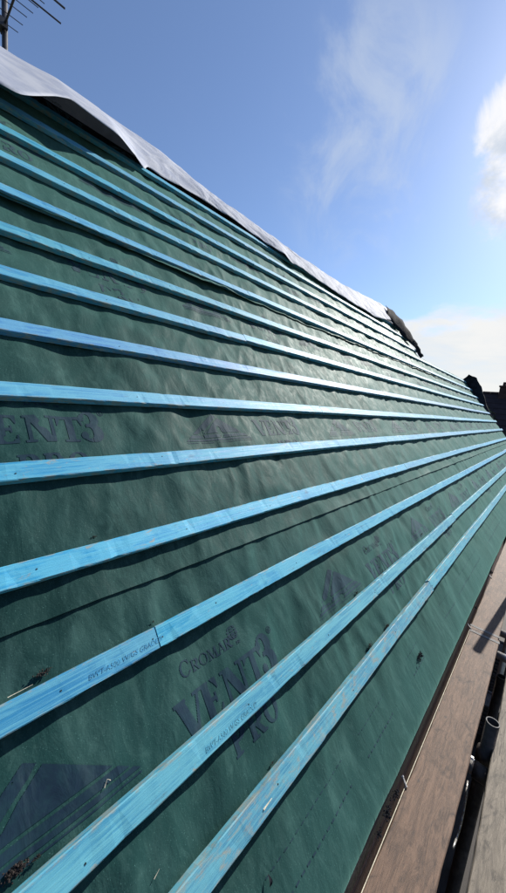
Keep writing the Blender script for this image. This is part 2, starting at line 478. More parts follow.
def course_lift(u, v, i):
    """extra height of course i above the plane: lap thickness and a curling lower edge"""
    if i == 0:
        return 0 * u
    if i == 1:
        vb = 0.081; lift = 0.003 + 0.003 * np.clip(0.7 + vnoise(u * 2.6, 0 * u, 41), 0, 2) + 0.004 * np.clip(vnoise(u * 9, 0 * u, 43), 0, 1)
        return 0.003 + lift * np.exp(-np.clip(v - vb, 0, 9) / 0.045)
    vb = 1.775
    a = 0.024 * np.exp(-((u - 0.5) / 0.6) ** 2) + 0.030 * np.exp(-((u - 1.55) / 0.32) ** 2) + 0.010 * np.clip(0.3 + vnoise(u * 1.8, 0 * u, 47), 0, 2)
    return 0.006 + (0.006 + a) * np.exp(-np.clip(v - vb, 0, 9) / 0.035)


def course_edge(u, i):
    if i == 0:
        return EAVE_V + 0 * u - 0.0045 * np.clip(u, 0, 12) + edge_wob(u, 61, 0.5)
    if i == 1:
        return 0.081 + edge_wob(u, 67, 0.5)
    return 1.772 + edge_wob(u, 71, 2.2) - 0.020 * np.exp(-((u - 1.4) / 0.25) ** 2) + 0.012 * np.exp(-((u - 0.95) / 0.2) ** 2)


def make_course(i, vtop, label):
    vb = course_edge(US, i)
    nv = int((vtop - float(vb.mean())) / 0.0105)
    tt = np.linspace(0, 1, nv + 1)
    tt = np.concatenate([[0], tt[1:2] * 0.3, tt[1:2] * 0.65, tt[1:]])
    U = np.repeat(US[:, None], len(tt), 1)
    V = vb[:, None] + (vtop - vb[:, None]) * tt[None, :]
    H = felt_h(U, V) + course_lift(U, V, i)
    if i == 0:   # lower edge droops over the eaves board
        H = H - 0.012 * np.exp(-(V - vb[:, None]) / 0.012)
    lim = U > USTEP
    P = np.stack([U, V, H], -1).reshape(-1, 3)
    n = len(tt); idx = np.arange(len(US) * n).reshape(len(US), n)
    a = idx[:-1, :-1]; b = idx[1:, :-1]; c = idx[1:, 1:]; d = idx[:-1, 1:]
    keep = np.ones(a.shape, bool)
    if i == 2: keep = ~((U[:-1, :-1] > USTEP + 0.1 - 0.04 * V[:-1, :-1]) & (V[:-1, :-1] > TOP2))
    # ragged verge
    keep &= U[:-1, :-1] < 11.42 + 0.06 * vnoise(V[:-1, :-1] * 4, 0 * V[:-1, :-1], 77)
    F = np.stack([a, b, c, d], -1)[keep]
    o = mesh_obj('roofing_membrane', P.tolist(), F.tolist(), M['felt'], smooth=True, roof=True)
    tag(o, label, 'roof membrane', 'overlapping strips of green roofing membrane')
    return o


low = make_course(0, 0.20, 'green membrane strip lowest on the roof, reaching down to the eaves board')
mid = make_course(1, 1.90, 'green membrane strip across the middle of the roof, its lower edge overlapping the eaves strip')
top = make_course(2, 3.0, 'green membrane strip highest on the roof, its sagging lower edge standing open')
COURSES = [low, mid, top]


# ------------------------------------------------------------------ printed logos on the membrane
def rect(x, y, x0, y0, x1, y1): return (x >= x0) & (x <= x1) & (y >= y0) & (y <= y1)
def line(x, y, x0, y0, x1, y1, w0):
    # horizontal-width slanted stroke
    t = (y - y0) / (y1 - y0); cx = x0 + (x1 - x0) * t
    return (t >= 0) & (t <= 1) & (np.abs(x - cx) <= w0 / 2)
def ell(x, y, cx, cy, rx, ry): return ((x - cx) / rx) ** 2 + ((y - cy) / ry) ** 2 <= 1
def g_V(x, y, b=.30, t=.10):
    return line(x, y, .17, 1, .50, 0, b) | line(x, y, .83, 1, .54, 0, t) | rect(x, y, 0, .90, .40, 1) | rect(x, y, .64, .90, 1.0, 1)
def g_E(x, y, b=.30, t=.10):
    return rect(x, y, .08, 0, .08 + b, 1) | rect(x, y, 0, 0, .80, .10) | rect(x, y, 0, .90, .78, 1) | rect(x, y, .3, .46, .62, .56) | \
        (rect(x, y, .58, 0, .80, .30) & (y < (x - .55) * 1.4)) | (rect(x, y, .58, .70, .78, 1) & (1 - y < (x - .53) * 1.4)) | rect(x, y, .54, .38, .62, .64)
def g_N(x, y, b=.30, t=.10):
    return rect(x, y, .10, 0, .10 + t, 1) | rect(x, y, .80, 0, .80 + t, 1) | line(x, y, .22, 1, .76, 0, b) | rect(x, y, 0, 0, .32, .09) | rect(x, y, 0, .91, .30, 1) | rect(x, y, .68, .91, 1.0, 1)
def g_T(x, y, b=.30, t=.10):
    return rect(x, y, .5 - b / 2, 0, .5 + b / 2, 1) | rect(x, y, 0, .88, 1, 1) | rect(x, y, .2, 0, .8, .10) | (rect(x, y, 0, .62, .2, 1) & (1 - y < (.22 - x) * 2.0)) | (rect(x, y, .8, .62, 1, 1) & (1 - y < (x - .78) * 2.0))
def g_3(x, y):
    up = ell(x, y, .46, .73, .42, .27) & ~ell(x, y, .36, .74, .15, .17)
    lo = ell(x, y, .48, .29, .48, .30) & ~ell(x, y, .34, .29, .17, .19)
    up &= ~rect(x, y, -.1, .46, .28, .70); lo &= ~rect(x, y, -.1, .30, .26, .62)
    return (up | lo | ell(x, y, .15, .78, .13, .11) | ell(x, y, .13, .22, .14, .12)) & ~rect(x, y, .40, -1, .44, .20)
def g_P(x, y, b=.26, t=.10):
    return rect(x, y, .08, 0, .08 + b, 1) | rect(x, y, 0, 0, .48, .10) | rect(x, y, 0, .9, .5, 1) | (ell(x, y, .48, .70, .42, .30) & ~ell(x, y, .44, .70, .16, .19) & (x > .3))
def g_R(x, y, b=.26, t=.10):
    return g_P(x, y, b, t) | line(x, y, .48, .44, .82, 0, .26) | rect(x, y, .7, 0, 1, .09)
def g_O(x, y, b=.26, t=.08):
    return ell(x, y, .5, .5, .5, .51) & ~ell(x, y, .5, .5, .5 - b, .51 - t)
def g_C(x, y, b=.16, t=.07):
    return (ell(x, y, .52, .5, .5, .51) & ~ell(x, y, .54, .5, .5 - b, .51 - t) & ~((x > .66) & (np.abs(y - .5) < .22))) | rect(x, y, .86, .64, .94, .96)
def g_M(x, y, b=.16, t=.07):
    return rect(x, y, .10, 0, .10 + t, 1) | rect(x, y, .76, 0, .76 + b, 1) | line(x, y, .18, 1, .48, .05, b) | line(x, y, .80, 1, .50, .05, t) | rect(x, y, 0, 0, .28, .07) | rect(x, y, .66, 0, 1, .07) | rect(x, y, 0, .93, .24, 1) | rect(x, y, .74, .93, 1, 1)
def g_A(x, y, b=.17, t=.07):
    return line(x, y, .47, 1, .84, 0, b) | line(x, y, .47, 1, .14, 0, t) | rect(x, y, .26, .30, .72, .36) | rect(x, y, 0, 0, .28, .07) | rect(x, y, .68, 0, 1, .07)
def thin(g): return lambda x, y: g(x, y, .16, .07)


def word(x, y, glyphs):
    m = np.zeros_like(x, bool)
    for g, x0, y0, wd, ht in glyphs:
        xx = (x - x0) / wd; yy = (y - y0) / ht
        m |= g(xx, yy) & (xx >= -0.02) & (xx <= 1.02) & (yy >= -0.02) & (yy <= 1.04)
    return m


def ring(x, y, cx, cy, r, th): d = np.hypot(x - cx, y - cy); return (d <= r) & (d >= r - th)


def vent_logo(x, y):
    """maker's name over VENT3 over PRO; x 0..0.42, y relative to the VENT baseline"""
    G = [(g_V, 0.0, 0, .100, .098), (g_E, .092, 0, .072, .098), (g_N, .165, 0, .090, .098), (g_T, .256, 0, .078, .098), (g_3, .326, -.004, .076, .125),
         (g_P, .135, -.108, .058, .070), (g_R, .200, -.108, .062, .070), (g_O, .266, -.108, .062, .070)]
    tC = [(g_C, .052, .137, .038, .042), (thin(g_R), .094, .137, .027, .031), (thin(g_O), .122, .137, .030, .031),
          (g_M, .153, .137, .034, .031), (g_A, .188, .137, .030, .031), (thin(g_R), .219, .137, .027, .031)]
    m = word(x, y, G) | word(x, y, tC)
    # globe emblem
    gx, gy, gr = .262, .172, .021
    d = np.hypot(x - gx, y - gy)
    m |= (d <= gr) & ~((np.abs(y - gy) < .0015) | (np.abs(y - gy - .009) < .0015) | (np.abs(y - gy + .009) < .0015) | (np.abs(np.abs(x - gx) - .009 * np.sqrt(np.clip(1 - ((y - gy) / gr) ** 2, 0, 1))) < .0014))
    # registered mark
    m |= ring(x, y, .408, .116, .011, .0022) | word(x, y, [(thin(g_R), .403, .110, .010, .012)])
    m |= word(x, y, [(thin(g_P), .262, .133, .007, .010), (thin(g_R), .270, .133, .008, .010)])
    return m


def tri_logo(x, y):
    """roof-shaped emblem, 0.41 wide and 0.14 high, cut by pale stripes"""
    W, Hh, ax = .40, .142, .192
    left = ax * (y / Hh); right = W - (W - ax) * (y / Hh)
    m = (y >= 0) & (y <= Hh) & (x >= left) & (x <= right)
    s1 = np.abs(x - (ax * (y / Hh) + .052)) < .0075
    s2 = (np.abs(y - .036) < .0030) & (x > .05)
    s3 = (np.abs(y - .012) < .0025)
    s4 = np.abs((x - .12) - (y - .036) * 1.05) < .0035
    m &= ~(s1 & (y > .036)) & ~s2 & ~s3 & ~(s4 & (y > .036) & (x < .25))
    m |= (np.abs(y + .008) < .0016) & (x > 0) & (x < W)
    return m


def print_decal(course, fn, u0, v0, x0, y0, x1, y1, cell, seed, fade=0.0):
    i = COURSES.index(course)
    nx = int((x1 - x0) / cell); ny = int((y1 - y0) / cell)
    gx = x0 + np.arange(nx + 1) * cell; gy = y0 + np.arange(ny + 1) * cell
    X, Y = np.meshgrid(gx, gy, indexing='ij')
    U, V = u0 + X, v0 + Y
    cx, cy = X[:-1, :-1] + cell / 2, Y[:-1, :-1] + cell / 2
    m = fn(cx, cy)
    wear = fbm((u0 + cx) * 22, (v0 + cy) * 22, 91 + seed, 4)
    m &= wear < 0.52 - fade
    if not m.any(): return
    H = felt_h(U, V) + course_lift(U, V, i) + 0.0011
    used = np.zeros((nx + 1, ny + 1), bool)
    used[:-1, :-1] |= m; used[1:, :-1] |= m; used[:-1, 1:] |= m; used[1:, 1:] |= m
    idx = np.full(used.shape, -1); idx[used] = np.arange(used.sum())
    P = np.stack([U[used], V[used], H[used]], -1)
    F = np.stack([idx[:-1, :-1][m], idx[1:, :-1][m], idx[1:, 1:][m], idx[:-1, 1:][m]], -1)
    o = mesh_obj('printed_logo', P.tolist(), F.tolist(), M['ink'], parent=course, smooth=True)
    return o


rows = [(low, -0.340, -0.303, 0.465, -0.045), (mid, 0.572, 0.555, 0.105, 0.84), (mid, 1.468, 1.45, 0.56, 1.16), (top, 2.330, 2.31, 0.235, 0.80), (top, 3.0, 2.98, 0.6, 1.1)]
for ri, (crs, bv, tv, uv, ut) in enumerate(rows):
    for k in range(-1, 9):
        u = uv + 1.2 * k; cell = 0.0017 if u < 1.2 else (0.0025 if u < 2.6 else 0.0055)
        if ri >= 2: cell = max(cell, 0.0032)
        if ri >= 3 and u > 6.3: continue
        if u > U0 + 0.1:
            fd = (0.10, 0.12, 0.42, 0.15, 0.3)[ri]
            print_decal(crs, vent_logo, u, bv, -0.01, -0.115, 0.43, 0.20 if ri else 0.20, cell, ri * 20 + k, fd)
        u = ut + 1.2 * k
        if u > U0 + 0.1 and not (ri >= 3 and u > 6.3):
            print_decal(crs, tri_logo, u, tv, -0.01, -0.012, 0.42, 0.145, cell, ri * 20 + k + 9, 0.08 if ri == 0 else 0.2)


# dashed guide lines along the eaves strip
def dash_fn(x, y):
    ph = (x / 0.026) % 1.0; gap = vnoise(x * 6, 0 * x, 15) > -0.35
    return ((np.abs(y) < .0022) | (np.abs(y + .072) < .0022)) & (ph < 0.55) & gap


o = print_decal(low, dash_fn, 0.2, -0.684, 0.0, -0.076, 5.0, 0.003, 0.0024, 5, -0.3)
if o: o.name = 'printed_guide_line'; o['kind'] = 'stuff'
o = print_decal(low, lambda x, y: (np.abs(y) < .0012), 0.0, -0.385, 0.0, -0.006, 0.42, 0.006, 0.002, 6, -0.3)
if o: o.name = 'printed_guide_line'; o['kind'] = 'stuff'

# ------------------------------------------------------------------ battens
ORD = ['topmost', 'second', 'third', 'fourth', 'fifth', 'sixth', 'seventh', 'eighth', 'ninth', 'tenth', 'eleventh', 'twelfth', 'thirteenth', 'lowest']
rng = random.Random(4)
TINT = {0: (0.010, 0.239, 0.387), 1: (0.010, 0.239, 0.387), 2: (0.010, 0.247, 0.402), 3: (0.014, 0.247, 0.373), 4: (0.007, 0.230, 0.424), 5: (0.014, 0.247, 0.373), 6: (0.009, 0.239, 0.418), 7: (0.002, 0.189, 0.431),
        8: (0.014, 0.263, 0.432), 9: (0.008, 0.247, 0.432), 10: (0.007, 0.257, 0.446), 11: (0.005, 0.222, 0.402), 12: (0.022, 0.239, 0.313), 13: (0.022, 0.247, 0.320)}
WEAR = {12: .55, 13: .85, 9: .35, 10: .4, 11: .25}
NAIL = None


def batten_mesh(L, seed, du):
    """sawn strip with softly broken arrises, origin at its near lower end on the membrane plane"""
    r = np.random.RandomState(seed)
    n = max(2, int(L / du)); xs = np.linspace(0, L, n + 1)
    b0, b1 = BT; c = 0.0022
    prof = np.array([(-BW + c, b1), (-c, b1), (0, b1 - c), (0, b0 + c), (-c, b0), (-BW + c, b0), (-BW, b0 + c), (-BW, b1 - c)])
    prof = prof[::-1]
    V = []
    for k, x in enumerate(xs):
        wob = 0.0016 * math.sin(x * 1.3 + seed) + 0.0008 * math.sin(x * 4.7 + seed * 2)
        e = vnoise(np.array([x * 18.0] * 8), np.arange(8) * 5.3, seed) * 0.0007
        chip = np.clip(vnoise(np.array([x * 30.0] * 8), np.arange(8) * 3.1 + 9, seed + 2) - 0.45, 0, 1) * 0.007
        for j, (pv, pn) in enumerate(prof):
            cv = -BW / 2; cn_ = (b0 + b1) / 2
            pv2 = pv - np.sign(pv - cv) * (chip[j] if pn > cn_ else 0) + e[j]
            pn2 = pn - (chip[j] * 0.7 if pn > cn_ else 0) + e[(j + 3) % 8] * 0.6
            V.append((x, pv2 + wob, pn2))
    F = []
    for k in range(n):
        for j in range(8):
            a = k * 8 + j; b = k * 8 + (j + 1) % 8
            F.append((a, b, b + 8, a + 8))
    F.append(tuple(range(7, -1, -1))); F.append(tuple(n * 8 + j for j in range(8)))
    return V, F


def nail_obj(parent, x, y, first=[None]):
    if first[0] is None:
        mb = MB(); mb.tube((0, 0, BT[1] - 0.002), (0, 0, BT[1] + 0.0008), 0.0020, 8)
        first[0] = mb.build('nail', M['nail'], parent); o = first[0]
    else:
        o = first[0].copy(); COL.objects.link(o); o.parent = parent
    o.location = (x, y, 0)
    return o


JOINTS = {11: [0.466, 4.75, 9.1], 10: [2.95, 7.2], 12: [3.35, 7.7], 13: [2.2, 6.6], 9: [4.05, 8.4], 8: [1.45 + .6, 6.2, 10.1], 7: [3.6, 7.9], 6: [1.58, 5.9, 9.6],
          5: [2.7, 7.1], 4: [1.93, 6.4], 3: [3.2, 7.6], 2: [2.3, 5.2], 1: [4.1], 0: [3.4]}
PIECE = {1: ['whole'], 2: ['near', 'far'], 3: ['near', 'middle', 'far'], 4: ['near', 'second', 'third', 'far']}
BATTENS = {}
for bi, v in enumerate(BV):
    end = 7.02 + 0.16 * rng.random() if bi < 3 else 11.50 + 0.18 * rng.random()
    if bi == 12 or bi == 13: end = 11.45
    cuts = [U0 + 0.02] + [j for j in JOINTS[bi] if j < end - 0.6] + [end]
    np_ = len(cuts) - 1
    for pi in range(np_):
        a = cuts[pi] + (0.0018 if pi else 0); b = cuts[pi + 1] - 0.0018
        V, F = batten_mesh(b - a, bi * 7 + pi + 3, 0.02 if a < 2 else 0.08)
        dv = rng.uniform(-.0015, .0015) + (0.003 if pi % 2 else 0)
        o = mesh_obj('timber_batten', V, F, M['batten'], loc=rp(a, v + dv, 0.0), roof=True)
        t0 = TINT[bi]; f = rng.uniform(.84, 1.18); sat = rng.uniform(0, .05)
        if pi and bi == 10: f *= 1.0
        o.color = (t0[0] * f + sat, t0[1] * f, t0[2] * f, WEAR.get(bi, .15) + rng.uniform(-.1, .25))
        if bi == 11 and pi == 1: o.color = (.013, .27, .43, .25)
        look = {7: 'vivid blue', 12: 'pale scuffed blue', 13: 'worn blue', 11: 'bright blue'}.get(bi, 'blue')
        rowname = {0: 'topmost row under the grey sheet', 13: 'lowest row above eaves'}.get(bi, '%s row from the ridge' % ORD[bi])
        where = {'near': 'near length at the left edge', 'far': 'far length at the verge', 'middle': 'middle length', 'whole': 'single length', 'second': 'second length', 'third': 'third length'}[PIECE[np_][pi]]
        if bi < 3 and PIECE[np_][pi] == 'far': where = 'far length by black flap'
        tag(o, '%s timber batten, %s, %s' % (look, rowname, where), 'batten', 'blue roofing battens nailed across the membrane')
        BATTENS[(bi, pi)] = (o, a, v)
        for k in range(-2, 12):
            u = 0.22 + 0.45 * k + 0.012 * rng.uniform(-1, 1)
            if a + 0.01 < u < b - 0.01: nail_obj(o, u - a, -0.5 * BW + rng.uniform(-.010, .010))
        if a > 0 and a < 5: nail_obj(o, 0.012, -0.62 * BW)
        if b < 5: nail_obj(o, b - a - 0.012, -0.45 * BW)


def stamp(key, text, u, v, size, shear=0.25, cmat=None):
    bo, a, bv = BATTENS[key]
    cu = bpy.data.curves.new('tmp', 'FONT'); cu.body = text; cu.size = size; cu.shear = shear; cu.resolution_u = 3
    to = bpy.data.objects.new('tmp', cu); COL.objects.link(to)
    dg = bpy.context.evaluated_depsgraph_get(); me = bpy.data.meshes.new_from_object(to.evaluated_get(dg))
    bpy.data.objects.remove(to)
    for vv in me.vertices: vv.co.z = 0
    me.materials.clear(); me.materials.append(cmat)
    s = bpy.data.objects.new('printed_stamp', me); COL.objects.link(s); s.parent = bo
    s.location = (u - a, v - bv, BT[1] + 0.0012)
    return s


mk = simple('stamp_ink', (0.02, 0.19, 0.36), 0.6, 0, 0.5, 70, 0.0, 50)
mk2 = simple('stamp_ink_pale', (0.05, 0.26, 0.38), 0.6, 0, 0.6, 70, 0.0, 50)
stamp((11, 0), 'BWT-A500 W/GS GRADED', 0.282, -0.044 - 0.039, 0.0165, 0.3, mk)
stamp((12, 0), 'BWT-A500 W/GS GRADED', 0.50, -0.319 - 0.048, 0.0165, 0.3, mk2)

# ------------------------------------------------------------------ grey-white sheet thrown over the ridge
# stations: u, lower edge v, lower edge n, ridge v, ridge n
ST = [(-1.5, 2.70, .05, 3.26, .06), (-0.6, 2.66, .07, 3.28, .06), (0.416, 2.362, 0.2, 3.315, .06), (0.491, 2.375, 0.2, 3.31, .06), (0.556, 2.452, 0.2, 3.31, .06), (0.709, 2.661, 0.2, 3.33, .06), (0.800, 2.753, 0.2, 3.36, .06), (0.927, 2.717, 0.2, 3.385, .06), (1.073, 2.680, 0.2, 3.4, .06), (1.302, 2.900, .08, 3.42, .055), (1.350, 2.814, .06, 3.44, .05), (1.43, 2.965, .04, 3.445, .05), (1.54, 2.95, .04, 3.45, .05), (1.75, 3.0, .04, 3.44, .05), (1.985, 3.03, .04, 3.36, .05), (2.4, 2.99, .045, 3.24, .05),
      (2.75, 2.94, .045, 3.24, .05), (3.10, 2.875, .07, 3.22, .05), (3.22, 2.83, .045, 3.20, .05), (3.44, 2.86, .045, 3.18, .05), (4.0, 2.80, .045, 3.175, .05), (4.6, 2.745, .045, 3.18, .05), (5.2, 2.76, .045, 3.21, .05),
      (5.6, 2.75, .05, 3.26, .06), (6.1, 2.86, .06, 3.31, .08), (6.45, 2.93, .07, 3.33, .09), (6.75, 3.0, .07, 3.31, .09)]
ST = np.array(ST)
su = []
x = -1.5
while x < 6.75: su.append(x); x += 0.02 if x < 3.5 else 0.04
su = np.array(su)
cols = [np.interp(su, ST[:, 0], ST[:, k]) for k in range(1, 5)]
ker = np.array([1, 2, 1]) / 4
cols = [np.convolve(np.pad(cc, 1, 'edge'), ker, 'valid') for cc in cols]
lv, ln, rv, rn = cols
NT_ = 26
P = []
for j in range(NT_ + 1):
    s_ = j / NT_
    if s_ <= 0.7:                      # front face: lower edge up to the ridge
        t_ = s_ / 0.7
        v = lv + (rv - lv) * t_; n = ln + (rn - ln) * t_ + (0.016 + 0.10 * (ln - 0.045).clip(0)) * math.sin(math.pi * t_)
    else:                              # over the ridge and down behind
        t_ = (s_ - 0.7) / 0.3
        ang = min(1.0, t_ * 2.2) * R(80)
        v = rv + 0.045 * math.sin(ang) + max(0, t_ - .45) * 0.12; n = rn - 0.045 * (1 - math.cos(ang)) - max(0, t_ - .3) * 0.9
    cr = 0.010 * fbm(su * 3.5, su * 0 + s_ * 2.5, 101, 3) * np.clip((su - 0.9) * 1.2, 0.25, 1) + 0.006 * (1 - 2 * np.abs(fbm((su + s_ * .7) * 6, su * 0 + s_ * 3, 107, 2))) * np.clip(su - 1.0, 0, 1)
    P.append(np.stack([su, v + 0.3 * cr, n + cr], -1))
P = np.array(P).transpose(1, 0, 2)
# keep the front face clear of the membrane and battens
clear = np.where(P[..., 1] < RIDGE_V - 0.02, 0.042, -9)
P[..., 2] = np.where(np.arange(NT_ + 1)[None, :] <= 0.7 * NT_, np.maximum(P[..., 2], clear), P[..., 2])
idx = np.arange(P.shape[0] * P.shape[1]).reshape(P.shape[:2])
F = np.stack([idx[:-1, :-1], idx[1:, :-1], idx[1:, 1:], idx[:-1, 1:]], -1).reshape(-1, 4)
sh = mesh_obj('ridge_sheet', P.reshape(-1, 3).tolist(), F.tolist(), M['sheet'], smooth=True, roof=True)
so = sh.modifiers.new('thickness', 'SOLIDIFY'); so.thickness = 0.0012; so.offset = 1
tag(sh, 'pale grey sheet folded over the ridge, its lower edge lifting at the near end', 'membrane sheet')


# black flaps of felt standing along the verges
def flap(name, pts, label, thick=0.004):
    """pts: list of (inner uvn, outer uvn)"""
    V = []; F = []; m = 7
    fine = []
    for a, b in zip(pts[:-1], pts[1:]):
        for s in range(4): fine.append([np.array(a[q]) * (1 - s / 4) + np.array(b[q]) * s / 4 for q in (0, 1)])
    fine.append([np.array(pts[-1][0]), np.array(pts[-1][1])])
    for i, (p, q) in enumerate(fine):
        for j in range(m):
            t_ = j / (m - 1); c_ = p * (1 - t_) + q * t_
            c_ = c_ + np.array([0.02, 0, 0.04]) * math.sin(math.pi * t_) + 0.018 * np.array([float(vnoise(i * .5, j * .6, 3)), 0, float(vnoise(i * .6, j * .7, 8))])
            V.append(tuple(c_))
    for i in range(len(fine) - 1):
        for j in range(m - 1):
            a = i * m + j; F.append((a, a + 1, a + m + 1, a + m))
    o = mesh_obj(name, V, F, M['black_felt'], smooth=True, roof=True)
    s = o.modifiers.new('thickness', 'SOLIDIFY'); s.thickness = thick
    tag(o, label, 'felt flap', 'black felt flaps at the ends of the roof')
    return o


flap('felt_flap', [((6.30, 3.00, .06), (6.50, 3.27, .13)), ((6.50, 2.90, .05), (6.84, 3.20, .14)), ((6.68, 2.70, .048), (7.04, 3.04, .15)), ((6.86, 2.56, .048), (7.14, 2.84, .13)), ((7.05, 2.42, .045), (7.18, 2.58, .09)),
                   ((7.10, 2.32, .03), (7.20, 2.40, .07)), ((7.14, 2.20, .0), (7.20, 2.22, .05))],
     'torn black felt flap standing up where the upper roof ends beside the grey sheet')
flap('felt_flap', [((11.36, 2.22, .0), (11.30, 2.24, .20)), ((11.38, 2.02, .0), (11.55, 2.08, .28)), ((11.38, 1.72, -.02), (11.60, 1.80, .24)), ((11.40, 1.45, -.03), (11.60, 1.48, .16)), ((11.40, 1.15, -.05), (11.58, 1.16, .05)), ((11.40, .7, -.06), (11.52, .7, -.02)),
                   ((11.38, .1, -.08), (11.5, .1, -.06))],
     'dark felt flap curling up along the distant verge in front of the houses')


# ------------------------------------------------------------------ scraps lying on the roof
def crumb(name, u, v, size, mat, seed, label, cat, group=None, n=26, squash=.55, lift=0.004):
    r = random.Random(seed); V = []; F = []
    for k in range(n * 3):
        c_ = Vector((r.gauss(0, .55), r.gauss(0, .24), abs(r.gauss(0, .28)) * squash)) * size
        s_ = size * r.uniform(.07, .20)
        a = Vector((r.uniform(-1, 1), r.uniform(-1, 1), r.uniform(-.4, .8))).normalized(); b = a.orthogonal().normalized(); c2 = a.cross(b)
        k0 = len(V)
        for q in (a, b, -a * .8, -b, c2 * .7, -c2 * .6): V.append(tuple(c_ + q * s_ + Vector((0, 0, size * .1))))
        F += [(k0, k0 + 1, k0 + 4), (k0 + 1, k0 + 2, k0 + 4), (k0 + 2, k0 + 3, k0 + 4), (k0 + 3, k0, k0 + 4), (k0 + 1, k0, k0 + 5), (k0 + 2, k0 + 1, k0 + 5), (k0 + 3, k0 + 2, k0 + 5), (k0, k0 + 3, k0 + 5)]
    h = float(felt_h(np.array([u]), np.array([v]))[0])
    o = mesh_obj(name, V, F, mat, loc=rp(u, v, h + lift), roof=True)
    return tag(o, label, cat, group)


gm = 'scraps of moss and dirt caught on the roof'
crumb('moss_clump', 0.205, -0.024, .012, M['leafbrown'], 1, 'brown moss clump caught above the near length of the eleventh batten', 'moss', gm, 34)
crumb('moss_clump', 0.112, -0.306, .016, M['leafbrown'], 2, 'large dark clump of rotted leaves beside the big triangular print at lower left', 'moss', gm, 60)
crumb('moss_clump', 0.145, -0.312, .007, M['moss'], 12, 'small dark clump touching the large rotted leaf clump at the lower left', 'moss', gm, 30)
crumb('moss_clump', 1.721, -0.727, .026, M['black_felt'], 3, 'black scrap lying on the open eaves strip below the lowest batten', 'scrap', gm, 22)
crumb('moss_clump', 1.742, -0.180, .010, M['moss'], 4, 'tiny dark scrap above the twelfth batten, beside the distant printed triangle', 'moss', gm, 16)
crumb('moss_clump', 1.47, -0.318, .012, M['moss'], 5, 'dark crumb sitting on the upper edge of the pale scuffed batten', 'moss', gm, 18)
crumb('moss_clump', 1.385, -0.520, .013, M['leafbrown'], 6, 'reddish brown crumb on the upper edge of the lowest batten', 'moss', gm, 22)
crumb('moss_clump', 1.58, -0.522, .016, M['moss'], 7, 'black crumb beyond the reddish one on the lowest batten', 'moss', gm, 22)
crumb('moss_clump', 0.385, 0.252, .008, M['moss'], 8, 'little dark crumb on the upper edge of the batten just above the middle lap edge', 'moss', gm, 12)
crumb('moss_clump', 2.55, -0.30, .012, M['moss'], 9, 'dark crumb far along the pale scuffed batten', 'moss', gm, 14)
crumb('moss_clump', 0.48, -0.030, .006, M['moss'], 10, 'tiny crumb at the butt joint of the bright blue batten', 'moss', gm, 12)
crumb('moss_clump', 0.70, -0.522, .008, M['moss'], 13, 'tiny black crumb above the lowest batten near the printed PRO', 'moss', gm, 12)


def leaf(u, v, L, W, rot, mat, label, name='dead_leaf', cat='leaf'):
    V = []; F = []; n = 8
    for i in range(n + 1):
        t_ = i / n; wd = W * math.sin(math.pi * (t_ ** .8)) ** .8 * .5 if 0 < t_ < 1 else 0.0004
        zc = 0.004 + 0.006 * math.sin(math.pi * t_)
        V += [(L * (t_ - .5), -wd, zc + wd * .5), (L * (t_ - .5), 0, zc), (L * (t_ - .5), wd, zc + wd * .5)]
    for i in range(n):
        for j in range(2): a = i * 3 + j; F.append((a, a + 3, a + 4, a + 1))
    h = float(felt_h(np.array([u]), np.array([v]))[0])
    o = mesh_obj(name, V, F, mat, smooth=True)
    o.matrix_world = Matrix.Translation(rp(u, v, h + 0.002)) @ Matrix.Rotation(PITCH, 4, 'X') @ Matrix.Rotation(rot, 4, 'Z')
    return tag(o, label, cat)


leaf(0.574, -0.689, .022, .010, 1.3, M['black_felt'], 'small black curled leaf on the eaves strip near the bottom of the picture')


def sliver(u, v, L, W, rot, label, n=0.004):
    mb = MB(); mb.tube((-L / 2, 0, 0), (L / 2, 0, 0.001), W, 5, W * .35)
    h = float(felt_h(np.array([u]), np.array([v]))[0]) if n < .03 else 0
    o = mb.build('wood_splinter', M['splinter'])
    o.matrix_world = Matrix.Translation(rp(u, v, h + n)) @ Matrix.Rotation(PITCH, 4, 'X') @ Matrix.Rotation(rot, 4, 'Z')
    return tag(o, label, 'splinter', 'bare wood splinters on the roof')


sliver(0.277, -0.283, .014, .0010, .9, 'short pale splinter on the large printed triangle at lower left')
sliver(0.284, -0.281, .009, .0007, 2.3, 'thinner pale splinter crossing beside the short one on the large printed triangle')
sliver(0.333, -0.483, .016, .0009, .4, 'pale splinter between the two lowest battens at the bottom of the picture')
sliver(0.160, -0.037, .045, .0009, .02, 'long pale splinter along the upper edge of the bright blue batten at left', 0.016)
sliver(0.560, 0.118, .006, .0012, .3, 'white fleck on the membrane just above the middle lap edge')
sliver(0.620, -0.560, .034, .0022, .06, 'pale raised splinter on the face of the lowest batten', BT[1] + .001)

# ------------------------------------------------------------------ scaffold
PZ = -0.78


